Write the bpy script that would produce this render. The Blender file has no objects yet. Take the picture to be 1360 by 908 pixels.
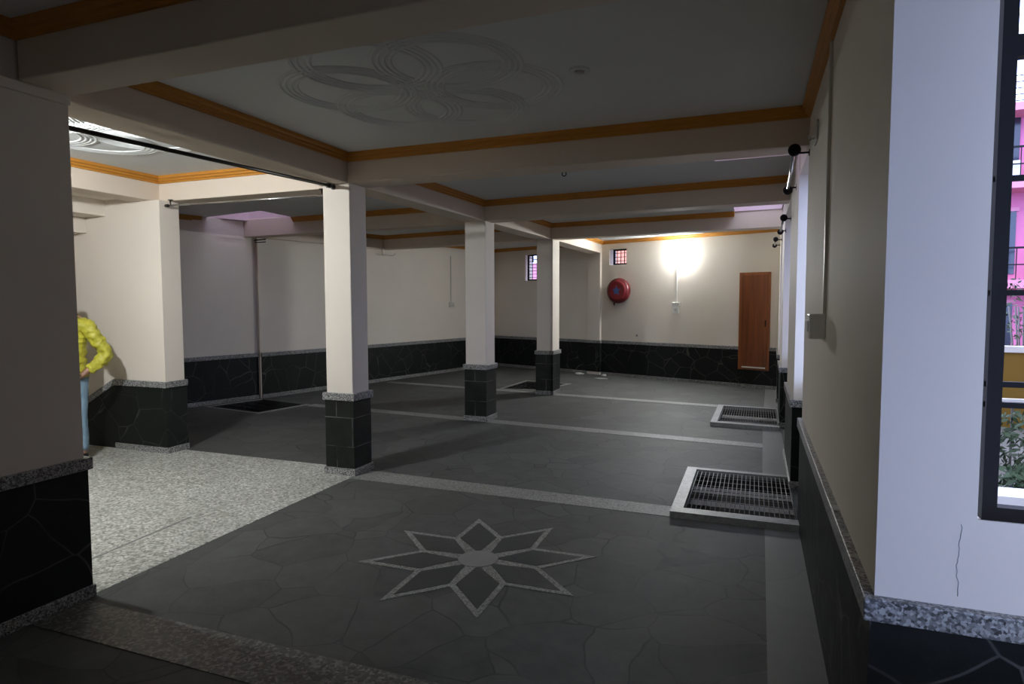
import bpy, bmesh, math, random
from mathutils import Vector, Matrix
from mathutils.geometry import tessellate_polygon
random.seed(7)
SC = bpy.context.scene
COL = SC.collection
PI = math.pi

# ------------------------------------------------------------------ materials
def new_mat(name):
    m = bpy.data.materials.new(name); m.use_nodes = True
    nt = m.node_tree; b = nt.nodes['Principled BSDF']
    return m, nt, b
def N(nt, t, **kw):
    n = nt.nodes.new(t)
    for k, v in kw.items(): setattr(n, k, v)
    return n
def ramp(nt, fac, stops):
    r = N(nt, 'ShaderNodeValToRGB')
    while len(r.color_ramp.elements) < len(stops): r.color_ramp.elements.new(0.5)
    for e, (p, c) in zip(r.color_ramp.elements, stops):
        e.position = p; e.color = (*c, 1) if len(c) == 3 else c
    nt.links.new(fac, r.inputs[0]); return r.outputs[0]
def mixc(nt, fac, a, b, mode='MIX'):
    m = N(nt, 'ShaderNodeMix', data_type='RGBA', blend_type=mode)
    for i, v in ((0, fac), (6, a), (7, b)):
        if hasattr(v, 'is_linked') or isinstance(v, bpy.types.NodeSocket): nt.links.new(v, m.inputs[i])
        else: m.inputs[i].default_value = v if i == 0 else (*v, 1)
    return m.outputs[2]
def coords(nt, scale=(1, 1, 1)):
    tc = N(nt, 'ShaderNodeTexCoord'); mp = N(nt, 'ShaderNodeMapping')
    mp.inputs['Scale'].default_value = scale
    nt.links.new(tc.outputs['Object'], mp.inputs[0]); return mp.outputs[0]
def noise(nt, vec, scale, detail=4, rough=.55):
    n = N(nt, 'ShaderNodeTexNoise'); n.inputs['Scale'].default_value = scale
    n.inputs['Detail'].default_value = detail; n.inputs['Roughness'].default_value = rough
    nt.links.new(vec, n.inputs['Vector']); return n.outputs[0]
def bump(nt, b, h, strength=.3, dist=.01):
    bp = N(nt, 'ShaderNodeBump'); bp.inputs['Strength'].default_value = strength
    bp.inputs['Distance'].default_value = dist
    nt.links.new(h, bp.inputs['Height']); nt.links.new(bp.outputs[0], b.inputs['Normal'])

def plain(name, c, rough=.5, metal=0., spec=.5, var=.06, scale=8):
    m, nt, b = new_mat(name)
    v = coords(nt); n = noise(nt, v, scale)
    lo = tuple(x * (1 - var) for x in c); hi = tuple(min(1, x * (1 + var)) for x in c)
    nt.links.new(ramp(nt, n, [(.3, lo), (.7, hi)]), b.inputs['Base Color'])
    b.inputs['Roughness'].default_value = rough; b.inputs['Metallic'].default_value = metal
    b.inputs['Specular IOR Level'].default_value = spec
    return m
def plaster(name, c, rough=.72, streak=.03):
    m, nt, b = new_mat(name)
    v = coords(nt); n = noise(nt, v, 1.7, 5); n2 = noise(nt, coords(nt, (3, 3, .5)), 2.2, 5)
    c1 = ramp(nt, n, [(.3, tuple(x * .95 for x in c)), (.7, c)])
    c2 = mixc(nt, ramp(nt, n2, [(.55, (0, 0, 0)), (.8, (streak,) * 3)]), c1, tuple(x * .5 for x in c))
    nt.links.new(c2, b.inputs['Base Color']); b.inputs['Roughness'].default_value = rough
    b.inputs['Specular IOR Level'].default_value = .16
    bump(nt, b, noise(nt, v, 26, 3), .12, .004)
    return m
def slate(name, scale, lo, hi, joint, jw, jcover, rough, warp=.25, axis=(1, 1, 1), jpart=True):
    m, nt, b = new_mat(name)
    v = coords(nt, axis)
    wn = N(nt, 'ShaderNodeTexNoise'); wn.inputs['Scale'].default_value = 1.4; wn.inputs['Detail'].default_value = 2
    nt.links.new(v, wn.inputs['Vector'])
    vm = N(nt, 'ShaderNodeVectorMath', operation='MULTIPLY_ADD')
    nt.links.new(wn.outputs['Color'], vm.inputs[0]); vm.inputs[1].default_value = (warp,) * 3
    nt.links.new(v, vm.inputs[2]); vv = vm.outputs[0]
    ve = N(nt, 'ShaderNodeTexVoronoi', feature='DISTANCE_TO_EDGE'); ve.inputs['Scale'].default_value = scale
    vf = N(nt, 'ShaderNodeTexVoronoi', feature='F1'); vf.inputs['Scale'].default_value = scale
    nt.links.new(vv, ve.inputs['Vector']); nt.links.new(vv, vf.inputs['Vector'])
    sep = N(nt, 'ShaderNodeSeparateColor'); nt.links.new(vf.outputs['Color'], sep.inputs[0])
    n = noise(nt, v, 7, 8, .65)
    ad = N(nt, 'ShaderNodeMath', operation='MULTIPLY_ADD'); nt.links.new(sep.outputs[0], ad.inputs[0])
    ad.inputs[1].default_value = .22
    n2 = N(nt, 'ShaderNodeMath', operation='MULTIPLY'); nt.links.new(n, n2.inputs[0]); n2.inputs[1].default_value = .85
    nt.links.new(n2.outputs[0], ad.inputs[2])
    base = ramp(nt, ad.outputs[0], [(.25, lo), (.8, hi)])
    jm = ramp(nt, ve.outputs['Distance'], [(jw * .4, (1, 1, 1)), (jw, (0, 0, 0))])
    if jpart:
        k = ramp(nt, noise(nt, v, 1.9, 3), [(.5 - jcover * .3, (.12, .12, .12)), (.68 - jcover * .2, (1, 1, 1))])
        jm = mixc(nt, 1.0, jm, k, 'MULTIPLY')
    nt.links.new(mixc(nt, jm, base, joint), b.inputs['Base Color'])
    b.inputs['Specular IOR Level'].default_value = .22
    rr = N(nt, 'ShaderNodeMapRange'); nt.links.new(n, rr.inputs[0])
    rr.inputs[3].default_value = rough - .1; rr.inputs[4].default_value = rough + .15
    nt.links.new(rr.outputs[0], b.inputs['Roughness'])
    bump(nt, b, noise(nt, v, 9, 6, .7), .25, .01)
    return m
def speckle(name, stops, scale, rough=.35, coat=.0):
    m, nt, b = new_mat(name)
    v = coords(nt)
    vo = N(nt, 'ShaderNodeTexVoronoi', feature='F1'); vo.inputs['Scale'].default_value = scale
    nt.links.new(v, vo.inputs['Vector'])
    sep = N(nt, 'ShaderNodeSeparateColor'); nt.links.new(vo.outputs['Color'], sep.inputs[0])
    c = ramp(nt, sep.outputs[0], stops)
    big = ramp(nt, noise(nt, v, 1.6, 4), [(.3, (.8, .8, .78)), (.7, (1, 1, 1))])
    nt.links.new(mixc(nt, 1.0, c, big, 'MULTIPLY'), b.inputs['Base Color'])
    b.inputs['Roughness'].default_value = rough
    return m
def wood(name, a, c, ax=(14, 14, .7), rough=.4):
    m, nt, b = new_mat(name)
    n = noise(nt, coords(nt, ax), 1.4, 6, .6)
    nt.links.new(ramp(nt, n, [(.3, a), (.65, c)]), b.inputs['Base Color'])
    b.inputs['Roughness'].default_value = rough
    return m
def emit(name, c, s):
    m, nt, b = new_mat(name)
    b.inputs['Base Color'].default_value = (.9, .9, .9, 1)
    b.inputs['Emission Color'].default_value = (*c, 1); b.inputs['Emission Strength'].default_value = s
    return m

M = {}
M['cream'] = plaster('cream_plaster', (.73, .665, .585))
M['beam'] = plaster('peach_beam_paint', (.68, .59, .49))
M['whitewash'] = plaster('white_ceiling_paint', (.66, .67, .66), .6, .02)
M['ochre'] = plain('ochre_cornice_paint', (.48, .205, .026), .45, var=.05)
M['shaft'] = plaster('pink_white_paint', (.74, .60, .64))
M['slate_black'] = slate('black_slate_cladding', 3.1, (.004, .0055, .005), (.012, .014, .013), (.075, .075, .07), .016, .40, .5)
M['slate_floor'] = slate('grey_slate_floor', 2.7, (.056, .058, .055), (.116, .118, .112), (.046, .048, .047), .016, .55, .64, warp=.34)
M['slate_dark'] = slate('dark_slate_petal', 2.0, (.045, .048, .047), (.075, .078, .076), (.05, .05, .05), .01, .3, .42)
def tile_slate(name):
    m, nt, b = new_mat(name)
    tc = N(nt, 'ShaderNodeTexCoord'); sp = N(nt, 'ShaderNodeSeparateXYZ'); nt.links.new(tc.outputs['Object'], sp.inputs[0])
    ad = N(nt, 'ShaderNodeMath', operation='ADD'); nt.links.new(sp.outputs[0], ad.inputs[0]); nt.links.new(sp.outputs[1], ad.inputs[1])
    cb = N(nt, 'ShaderNodeCombineXYZ'); nt.links.new(ad.outputs[0], cb.inputs[0]); nt.links.new(sp.outputs[2], cb.inputs[1])
    br = N(nt, 'ShaderNodeTexBrick'); br.offset = .37; nt.links.new(cb.outputs[0], br.inputs['Vector'])
    for k, v in (('Scale', 1), ('Mortar Size', .006), ('Mortar Smooth', .6), ('Brick Width', .47), ('Row Height', .27)): br.inputs[k].default_value = v
    v = coords(nt); n = noise(nt, v, 6, 7, .65)
    base = ramp(nt, n, [(.3, (.004, .0055, .005)), (.75, (.016, .018, .017))])
    k = ramp(nt, noise(nt, v, 3.5, 3), [(.40, (.05, .05, .05)), (.62, (.9, .9, .9))])
    nt.links.new(mixc(nt, mixc(nt, 1.0, br.outputs['Fac'], k, 'MULTIPLY'), base, (.17, .17, .16)), b.inputs['Base Color'])
    b.inputs['Roughness'].default_value = .4; b.inputs['Specular IOR Level'].default_value = .25
    bump(nt, b, n, .2, .01); return m
M['slate_tile'] = tile_slate('black_slate_tiles')
M['granite'] = speckle('grey_granite', [(0, (.04, .04, .04)), (.3, (.13, .13, .132)), (.6, (.28, .28, .28)), (1, (.48, .48, .47))], 130, .3)
M['granite_floor'] = speckle('pale_granite_strip', [(0, (.13, .13, .125)), (.5, (.24, .24, .23)), (1, (.36, .36, .345))], 110, .6)
M['granite_shaded'] = speckle('shaded_granite_strip', [(0, (.05, .048, .044)), (.6, (.11, .106, .10)), (1, (.24, .235, .22))], 70, .45)  # front strip granite, darkened to paint in the left pier's shadow
M['disc'] = plain('pale_stone_disc', (.23, .23, .225), .4)
M['strip_plain'] = slate('plain_grey_stone_strip', .8, (.15, .155, .15), (.20, .205, .195), (.14, .14, .14), .004, .2, .5)
M['terrazzo'] = speckle('pale_terrazzo', [(0, (.20, .20, .175)), (.45, (.46, .46, .42)), (.75, (.58, .58, .54)), (1, (.80, .80, .76))], 62, .38)
M['marble'] = speckle('white_marble_kerb', [(0, (.24, .245, .245)), (1, (.34, .345, .345))], 60, .5)
M['black_metal'] = plain('black_painted_steel', (.010, .010, .011), .6, .0, .15)
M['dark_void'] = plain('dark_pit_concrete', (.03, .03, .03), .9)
M['pit_beam'] = plain('pit_concrete_beam', (.20, .19, .18), .85)
M['chrome'] = plain('brushed_chrome', (.62, .62, .62), .22, 1.0)
M['grate'] = plain('galvanised_grating', (.22, .22, .215), .5, .7)
M['bronze'] = plain('dark_bronze_rod', (.03, .026, .022), .35, .6)
M['plastic'] = plain('white_plastic', (.74, .74, .71), .4)
M['grey_plastic'] = plain('grey_beige_plastic', (.56, .54, .50), .45)
M['led'] = emit('lit_lamp_lens', (.96, 1, 1.0), 1800)
M['led_aisle'] = emit('lit_lamp_lens_aisle', (.96, 1, 1.02), 2150)
M['door'] = wood('orange_brown_wood', (.12, .030, .006), (.22, .058, .010))
M['doorframe'] = wood('brown_wood_frame', (.17, .048, .012), (.30, .09, .02))
M['red'] = plain('red_enamel', (.19, .016, .022), .32)
M['dark_red'] = plain('dark_red_enamel', (.12, .011, .015), .35)
M['blue'] = plain('blue_emblem_paint', (.05, .13, .34), .4)
M['skin'] = plain('skin', (.30, .16, .10), .5)
M['yellow'] = plain('yellow_jacket_nylon', (.47, .44, .045), .5, var=.18, scale=14)
M['jeans'] = plain('washed_blue_denim', (.20, .31, .40), .8, var=.2, scale=11)
M['hair'] = plain('black_hair', (.012, .010, .009), .6)
M['shoe'] = plain('dark_shoe_leather', (.02, .018, .018), .5)
M['pink'] = plaster('magenta_pink_wall', (.60, .17, .30))
M['pink_pale'] = plaster('pale_pink_wall', (.62, .24, .33))
M['pink_dark'] = plain('dark_window_glass', (.02, .02, .035), .15)
M['tan'] = plaster('mustard_wall', (.26, .16, .035))
M['redbrick'] = slate('red_brick_wall', 4, (.30, .07, .05), (.42, .11, .07), (.2, .15, .13), .02, .5, .8)
M['orange_wall'] = slate('orange_brick_house', 5, (.62, .21, .12), (.80, .32, .20), (.5, .4, .35), .03, .5, .8)
M['leaf'] = plain('shrub_leaf', (.03, .06, .025), .6, var=.4, scale=20)
M['earth'] = plain('dusty_ground', (.18, .18, .18), .95, var=.25, scale=3)
M['blocker_wall'] = plaster('brown_blocker_wall', (.26, .17, .14))  # for the unseen wall added outside against sky light
M['white_wall'] = plaster('white_outside_wall', (.80, .78, .76))
M['rag'] = plain('white_cloth_scrap', (.55, .55, .53), .8)
M['stain'] = plain('grey_smudge', (.3, .31, .33), .7)

# ------------------------------------------------------------------ mesh helpers
class MB:
    def __init__(s): s.bm = bmesh.new()
    def box(s, x0, x1, y0, y1, z0, z1, mat=None):
        vs = [s.bm.verts.new((x, y, z)) for z in (z0, z1) for x, y in ((x0, y0), (x1, y0), (x1, y1), (x0, y1))]
        for f in ((3, 2, 1, 0), (4, 5, 6, 7), (0, 1, 5, 4), (1, 2, 6, 5), (2, 3, 7, 6), (3, 0, 4, 7)):
            s.bm.faces.new([vs[i] for i in f])
        if mat:
            for v in vs: v.co = mat @ v.co
        return s
    def prism(s, pts, z0, z1):
        n = len(pts)
        a = sum(pts[i][0] * pts[(i + 1) % n][1] - pts[(i + 1) % n][0] * pts[i][1] for i in range(n))
        if a < 0: pts = pts[::-1]
        lo = [s.bm.verts.new((*p, z0)) for p in pts]; hi = [s.bm.verts.new((*p, z1)) for p in pts]
        s.bm.faces.new(lo[::-1]); s.bm.faces.new(hi)
        for i in range(n):
            j = (i + 1) % n; s.bm.faces.new((lo[i], lo[j], hi[j], hi[i]))
        return s
    def tube(s, pts, r, seg=10, caps=True):
        pts = [Vector(p) for p in pts]; rings = []
        rr = r if isinstance(r, (list, tuple)) else [r] * len(pts)
        up = None
        for i, p in enumerate(pts):
            t = (pts[min(i + 1, len(pts) - 1)] - pts[max(i - 1, 0)]).normalized()
            if up is None: up = t.orthogonal().normalized()
            up = (up - t * up.dot(t)).normalized(); bi = t.cross(up)
            rings.append([s.bm.verts.new(p + rr[i] * (math.cos(a) * up + math.sin(a) * bi)) for a in [2 * PI * k / seg for k in range(seg)]])
        for a, b in zip(rings, rings[1:]):
            for k in range(seg):
                f = s.bm.faces.new((a[k], a[(k + 1) % seg], b[(k + 1) % seg], b[k])); f.smooth = True
        if caps: s.bm.faces.new(rings[0][::-1]); s.bm.faces.new(rings[-1])
        return s
    def ring(s, c, R, r, seg=72, tseg=8, a0=0, a1=2 * PI):
        full = abs(a1 - a0 - 2 * PI) < 1e-6; rings = []
        n = seg if full else seg + 1
        for i in range(n):
            a = a0 + (a1 - a0) * i / seg; d = Vector((math.cos(a), math.sin(a), 0))
            rings.append([s.bm.verts.new(Vector(c) + d * (R + r * math.cos(t)) + Vector((0, 0, r * math.sin(t)))) for t in [2 * PI * k / tseg for k in range(tseg)]])
        for i in range(seg):
            a, b = rings[i], rings[(i + 1) % n]
            for k in range(tseg):
                f = s.bm.faces.new((a[k], b[k], b[(k + 1) % tseg], a[(k + 1) % tseg])); f.smooth = True
        return s
    def lathe(s, prof, seg=32, mat=None):
        rings = []
        for r, z in prof:
            rings.append([s.bm.verts.new((r * math.cos(2 * PI * k / seg), r * math.sin(2 * PI * k / seg), z)) for k in range(seg)])
        for a, b in zip(rings, rings[1:]):
            for k in range(seg):
                f = s.bm.faces.new((a[k], a[(k + 1) % seg], b[(k + 1) % seg], b[k])); f.smooth = True
        s.bm.faces.new(rings[0][::-1]); s.bm.faces.new(rings[-1])
        if mat:
            for rg in rings:
                for v in rg: v.co = mat @ v.co
        return s
    def ball(s, c, r, seg=16):
        m = Matrix.Translation(c) @ Matrix.Diagonal((r if not isinstance(r, tuple) else r[0], r if not isinstance(r, tuple) else r[1], r if not isinstance(r, tuple) else r[2], 1))
        g = bmesh.ops.create_uvsphere(s.bm, u_segments=seg, v_segments=seg // 2 + 2, radius=1, matrix=m)
        for v in g['verts']:
            for f in v.link_faces: f.smooth = True
        return s
    def sweep(s, path, prof, closed=False):
        """profile (d,z): d = distance to the LEFT of the path direction, z relative; mitred corners"""
        P = [Vector(p).to_2d() for p in path]; n = len(P); rows = []
        for i in range(n):
            if closed or 0 < i < n - 1:
                a = (P[i] - P[i - 1]).normalized(); b = (P[(i + 1) % n] - P[i]).normalized()
            elif i == 0: a = b = (P[1] - P[0]).normalized()
            else: a = b = (P[-1] - P[-2]).normalized()
            na = Vector((-a.y, a.x)); nb = Vector((-b.y, b.x)); m = (na + nb).normalized(); k = 1 / max(.3, m.dot(na))
            rows.append([s.bm.verts.new((P[i].x + m.x * k * d, P[i].y + m.y * k * d, z)) for d, z in prof])
        q = len(prof)
        for i in range(n if closed else n - 1):
            a, b = rows[i], rows[(i + 1) % n]
            for k in range(q):
                s.bm.faces.new((a[k], b[k], b[(k + 1) % q], a[(k + 1) % q]))
        if not closed: s.bm.faces.new(rows[0]); s.bm.faces.new(rows[-1][::-1])
        return s
    def done(s, name, mat, parent=None, bevel=0, fix=True):
        if fix: bmesh.ops.recalc_face_normals(s.bm, faces=s.bm.faces)
        me = bpy.data.meshes.new(name); s.bm.to_mesh(me); s.bm.free()
        o = bpy.data.objects.new(name, me); COL.objects.link(o)
        me.materials.append(M[mat] if isinstance(mat, str) else mat)
        if parent: o.parent = parent
        if bevel:
            b = o.modifiers.new('bevel', 'BEVEL'); b.width = bevel; b.segments = 2; b.limit_method = 'ANGLE'
        return o
def plate(name, outer, holes, z, mat, up=True, parent=None):
    loops = [[Vector((*p, z)) for p in outer]] + [[Vector((*p, z)) for p in h] for h in holes]
    flat = [v for l in loops for v in l]
    bm = bmesh.new(); vs = [bm.verts.new(v) for v in flat]
    for t in tessellate_polygon(loops):
        try: bm.faces.new([vs[i] for i in t])
        except ValueError: pass
    for f in bm.faces:
        f.normal_update()
        if (f.normal.z > 0) != up: f.normal_flip()
    me = bpy.data.meshes.new(name); bm.to_mesh(me); bm.free()
    o = bpy.data.objects.new(name, me); COL.objects.link(o); me.materials.append(M[mat])
    if parent: o.parent = parent
    return o
def S(o, label=None):
    o['kind'] = 'structure'
    if label: o['label'] = label
    return o
def T(o, label, cat, group=None):
    o['label'] = label; o['category'] = cat
    if group: o['group'] = group
    return o
def thing(name, label, cat, loc=(0, 0, 0), rz=0, group=None):
    o = bpy.data.objects.new(name, None); COL.objects.link(o); o.empty_display_size = .1
    o.location = loc; o.rotation_euler = (0, 0, rz); return T(o, label, cat, group)
def off(path, d):
    """parallel copy of an open path, d to the left"""
    P = [Vector(p) for p in path]; out = []
    for i in range(len(P)):
        a = (P[max(i, 1)] - P[max(i, 1) - 1]).normalized(); b = (P[min(i + 1, len(P) - 1)] - P[min(i, len(P) - 2)]).normalized()
        na = Vector((-a.y, a.x)); nb = Vector((-b.y, b.x)); m = (na + nb).normalized()
        out.append(tuple(P[i] + m * d / max(.3, m.dot(na))))
    return out
def band(path, d0, d1, z0, z1):
    mb = MB(); mb.sweep(path, [(d0, z0), (d1, z0), (d1, z1), (d0, z1)]); return mb

# ------------------------------------------------------------------ main dimensions
HC, HB = 2.94, 2.68
PX = .335                                   # inner face of the right-hand piers
LW = [(-8.95, 4.9), (-8.30, 6.60), (-7.76, 8.40)]          # left wall, near stretch
LW2 = [(-7.72, 8.40), (-7.05, 11.20), (-6.18, 14.93)]      # left wall, stretch that stands forward
BW = [(-6.18, 14.93), (-3.15, 13.78), (.42, 12.45)]
PIT1 = [(-.47, 4.86), (.325, 4.86), (.325, 6.04), (-.47, 6.04)]
PIT2 = [(-.42, 8.62), (.325, 8.55), (.325, 9.88), (-.40, 9.95)]
PIT3 = [(-7.84, 7.42), (-6.75, 7.26), (-6.61, 8.12), (-7.62, 8.30)]
PIT4 = [(-4.35, 10.90), (-3.70, 10.98), (-3.41, 11.94), (-4.30, 12.12)]
SH1 = [(-.38, 5.22), (.30, 5.22), (.30, 6.40), (-.38, 6.42)]
SH2 = [(-.30, 8.60), (.34, 8.52), (.34, 9.99), (-.30, 10.05)]
SH3 = [(-8.02, 7.62), (-6.72, 7.38), (-6.76, 8.12), (-7.72, 8.22)]

# ------------------------------------------------------------------ floor
floor_outer = [(-9.6, -1.5), (.5, -1.5), (.5, 1.1), (1.95, 1.1), (1.95, 2.0), (.65, 2.0), (.65, 12.6), (.2, 12.9), (-6.4, 15.4), (-9.6, 9)]
S(plate('floor', floor_outer, [PIT1, PIT2, PIT3, PIT4], 0, 'slate_floor'))
def flat(name, pts, mat, h=.003):
    return S(MB().prism(pts, -.02, h).done(name, mat))
flat('floor_terrazzo', [(-8.5, 2.34), (-3.37, 2.34), (-3.43, 4.86), (-3.76, 4.88), (-3.76, 5.12), (-5.79, 5.12), (-5.79, 4.93), (-8.5, 4.93)], 'terrazzo')
# joint grooves in the terrazzo are thin inlaid fillets
flat('floor_joint', [(-3.84, 2.40), (-3.815, 2.40), (-3.90, 3.50), (-3.925, 3.50)], 'granite_floor', .0034)
flat('floor_strip', [(-3.37, 2.01), (.30, 2.01), (.30, 2.29), (-3.37, 2.29)], 'granite_shaded')
flat('floor_strip', [(-3.42, 4.80), (-.50, 4.76), (-.50, 5.00), (-3.42, 5.09)], 'granite_floor')
flat('floor_strip', [(-3.32, 7.72), (.12, 7.40), (.12, 7.62), (-3.32, 7.94)], 'granite_floor')
flat('floor_strip', [(-3.22, 10.42), (.16, 10.02), (.16, 10.22), (-3.22, 10.64)], 'granite_floor')
flat('floor_strip', [(-3.68, 7.76), (-6.5, 8.02), (-6.5, 8.22), (-3.68, 7.98)], 'granite_floor')
flat('floor_strip', [(-3.62, 10.50), (-6.9, 10.95), (-6.9, 11.15), (-3.62, 10.72)], 'granite_floor')
flat('floor_strip', [(.08, 2.29), (.34, 2.29), (.34, 4.74), (.10, 4.74)], 'strip_plain', .0025)
flat('floor_strip', [(.10, 6.13), (.34, 6.13), (.34, 8.46), (.13, 8.46)], 'strip_plain', .0025)
flat('floor_strip', [(.16, 10.05), (.38, 10.05), (.44, 12.42), (.22, 12.48)], 'strip_plain', .0025)

# flower inlay: an eight-petalled slate rosette
def rosette(cx, cy, R, rot):
    t = thing('flower_inlay', 'eight-petalled dark slate flower with pale granite outlines set in the front floor', 'floor inlay', (cx, cy, 0), rot)
    rin, a = R * .545, PI / 8
    for k in range(8):
        r = Matrix.Rotation(-k * PI / 4, 2)
        tip = Vector((R, 0)); l = Vector((rin * math.cos(a), rin * math.sin(a))); rr = Vector((l.x, -l.y)); c = Vector((.06, 0))
        out = [r @ p for p in (c, l, tip, rr)]
        poly = [c, rr, tip, l]; n = 4; inn = []
        for i in range(n):
            p0, p1, p2 = poly[i - 1], poly[i], poly[(i + 1) % n]
            d1 = (p1 - p0).normalized(); d2 = (p2 - p1).normalized()
            n1 = Vector((-d1.y, d1.x)); n2 = Vector((-d2.y, d2.x))
            w1, w2 = [(.018, .036, .036, .018)[j] for j in ((i - 1) % 4, i)]
            den = n1.x * n2.y - n1.y * n2.x            # offset each kite edge by its own width
            inn.append(p1 + Vector(((w1 * n2.y - w2 * n1.y) / den, (n1.x * w2 - n2.x * w1) / den)))
        MB().prism([tuple(r @ p) for p in inn], -.01, .0042).done('petal', 'slate_dark', t)
    star = []
    for k in range(8):
        star += [(R * math.cos(k * PI / 4), R * math.sin(k * PI / 4)), (rin * math.cos(k * PI / 4 + a), rin * math.sin(k * PI / 4 + a))]
    MB().prism(star, -.012, .0028).done('granite_outline', 'granite_floor', t)
    MB().prism([(.125 * math.cos(2 * PI * k / 40), .125 * math.sin(2 * PI * k / 40)) for k in range(40)], -.01, .006).done('centre_disc', 'disc', t)
rosette(-1.58, 3.535, .745, 1.98)

# ------------------------------------------------------------------ ceiling, shafts
S(plate('ceiling', [(-9.7, -1.6), (2.1, -1.6), (2.1, 2.16), (.75, 2.1), (.75, 12.8), (-6.4, 15.6), (-9.7, 9)], [SH1, SH2, SH3], HC, 'whitewash', up=False))
for h, sh in ((SH1, 1.2), (SH2, .75), (SH3, 1.4)):
    c = sum((Vector(p) for p in h), Vector((0, 0))) / 4
    pts = h if sum(h[i][0] * h[(i + 1) % 4][1] - h[(i + 1) % 4][0] * h[i][1] for i in range(4)) > 0 else h[::-1]
    S(MB().sweep(pts, [(-.12, HC + .001), (0, HC + .001), (0, HC + sh), (-.12, HC + sh)], closed=True).done('skylight_shaft', 'shaft'))

# ------------------------------------------------------------------ beams and cornices (all setting)
def beam(pts, z0=HB, z1=HC + .02): return S(MB().prism(pts, z0, z1).done('ceiling_beam', 'beam', bevel=.008))
UND = None
beam([(-3.35, 2.08), (PX, 2.08), (PX, 2.34), (-3.35, 2.34)])
beam([(-3.75, 2.30), (-3.45, 2.30), (-3.45, 4.90), (-3.75, 4.90)])
beam([(-3.70, 5.12), (-3.45, 5.12), (-3.36, 7.80), (-3.66, 7.80)])
beam([(-3.63, 8.00), (-3.35, 8.00), (-3.26, 10.44), (-3.56, 10.44)])
beam([(-3.54, 10.66), (-3.24, 10.66), (-3.16, 13.80), (-3.46, 13.86)])
beam([(-3.78, 4.885), (PX + .2, 4.885), (PX + .2, 5.15), (-3.78, 5.16)])
beam([(-3.66, 7.80), (PX + .2, 7.41), (PX + .2, 7.67), (-3.66, 8.06)])
beam([(-3.58, 10.42), (PX + .2, 9.98), (PX + .2, 10.24), (-3.58, 10.68)])
beam([(-3.75, 5.04), (-6.22, 5.04), (-6.22, 5.22), (-3.75, 5.28)])
beam([(-3.66, 7.92), (-7.85, 8.20), (-7.85, 8.46), (-3.66, 8.18)])
beam([(-3.56, 10.50), (-7.25, 11.08), (-7.20, 11.36), (-3.56, 10.78)])
beam([(-5.94, 2.34), (-6.22, 2.34), (-6.22, 5.06), (-5.94, 5.06)])
beam([(-7.62, 8.40), (-7.74, 8.42), (-7.10, 11.20), (-6.96, 11.16)])
CP = [(0, HC), (.055, HC), (.055, HC - .026), (.036, HC - .034), (.036, HC - .050), (.018, HC - .058), (.018, HC - .075), (0, HC - .075)]
def cornice(path, closed=False): return S(MB().sweep(path, CP, closed).done('cornice_trim', 'ochre'))
cornice([(-3.45, 2.34), (PX, 2.34), (PX, 4.885), (-3.45, 4.885)], True)
cornice([(PX - .75, 7.485), (-3.36, 7.768), (-3.45, 5.16)][::-1][::-1]) if False else None
cornice([(PX, 7.43), (-3.365, 7.77), (-3.45, 5.16)])
cornice([(-.30, 10.055), (-3.265, 10.40), (-3.35, 8.03)])
cornice([(.40, 12.46), (-3.15, 13.78), (-3.24, 10.66)])
cornice([(-3.75, 5.04), (-5.94, 5.04), (-5.94, 2.36)])
cornice([(-3.66, 7.92), (-6.76, 8.127)]); cornice([(-8.04, 7.54), (-8.30, 6.60), (-8.80, 5.3)])
cornice([(-3.56, 10.50), (-6.97, 11.036), (-7.60, 8.50)])
cornice([(-3.40, 13.87), (-6.18, 14.93), (-7.02, 11.35)])
cornice([(-3.35, 1.0), (-3.35, 2.08), (PX, 2.08)][::-1])

# ------------------------------------------------------------------ walls
def wall(name, pts, z0=0, z1=HC): return S(MB().prism(pts, z0, z1).done(name, 'cream'))
def plinth(path, side='left', name='baseboard_left', z=.77, base=True, d=.012):
    """black slate dado along a path (room to the LEFT), granite cap and granite skirting"""
    S(band(path, -.01, d, 0, z - .05).done(name, 'slate_black'))
    S(band(path, -.01, d + .018, z - .065, z).done(name, 'granite', bevel=.004))
    if base: S(band(path, -.01, d + .012, 0, .065).done(name, 'granite', bevel=.003))
# near left wall / pier
wall('wall_left', [(-3.37, -1.5), (-3.37, 2.33), (-3.72, 2.33), (-3.72, -1.5)])
S(MB().box(-3.39, -3.355, 1.9, 2.335, 2.63, 2.68).done('trim_1', 'cream', bevel=.004))
plinth([(-3.72, 2.33), (-3.37, 2.33), (-3.37, -1.4)], name='baseboard_left')
wall('wall_aisle_front', [(-3.70, 2.10), (-3.70, 2.33), (-8.95, 2.33), (-8.95, 2.10)])
wall('wall_aisle_back', [(-5.82, 4.93), (-6.20, 4.93), (-6.20, 5.17), (-5.82, 5.17)], 0, HB)
wall('wall_aisle_back', [(-6.20, 4.93), (-8.95, 4.93), (-8.95, 5.17), (-6.20, 5.17)])
wall('wall_aisle_left', [(-8.95, 2.1), (-8.95, 5.1), (-9.2, 5.1), (-9.2, 2.1)])
plinth([(-5.82, 5.19), (-5.82, 4.93), (-6.58, 4.93)], name='baseboard_aisle')
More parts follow.
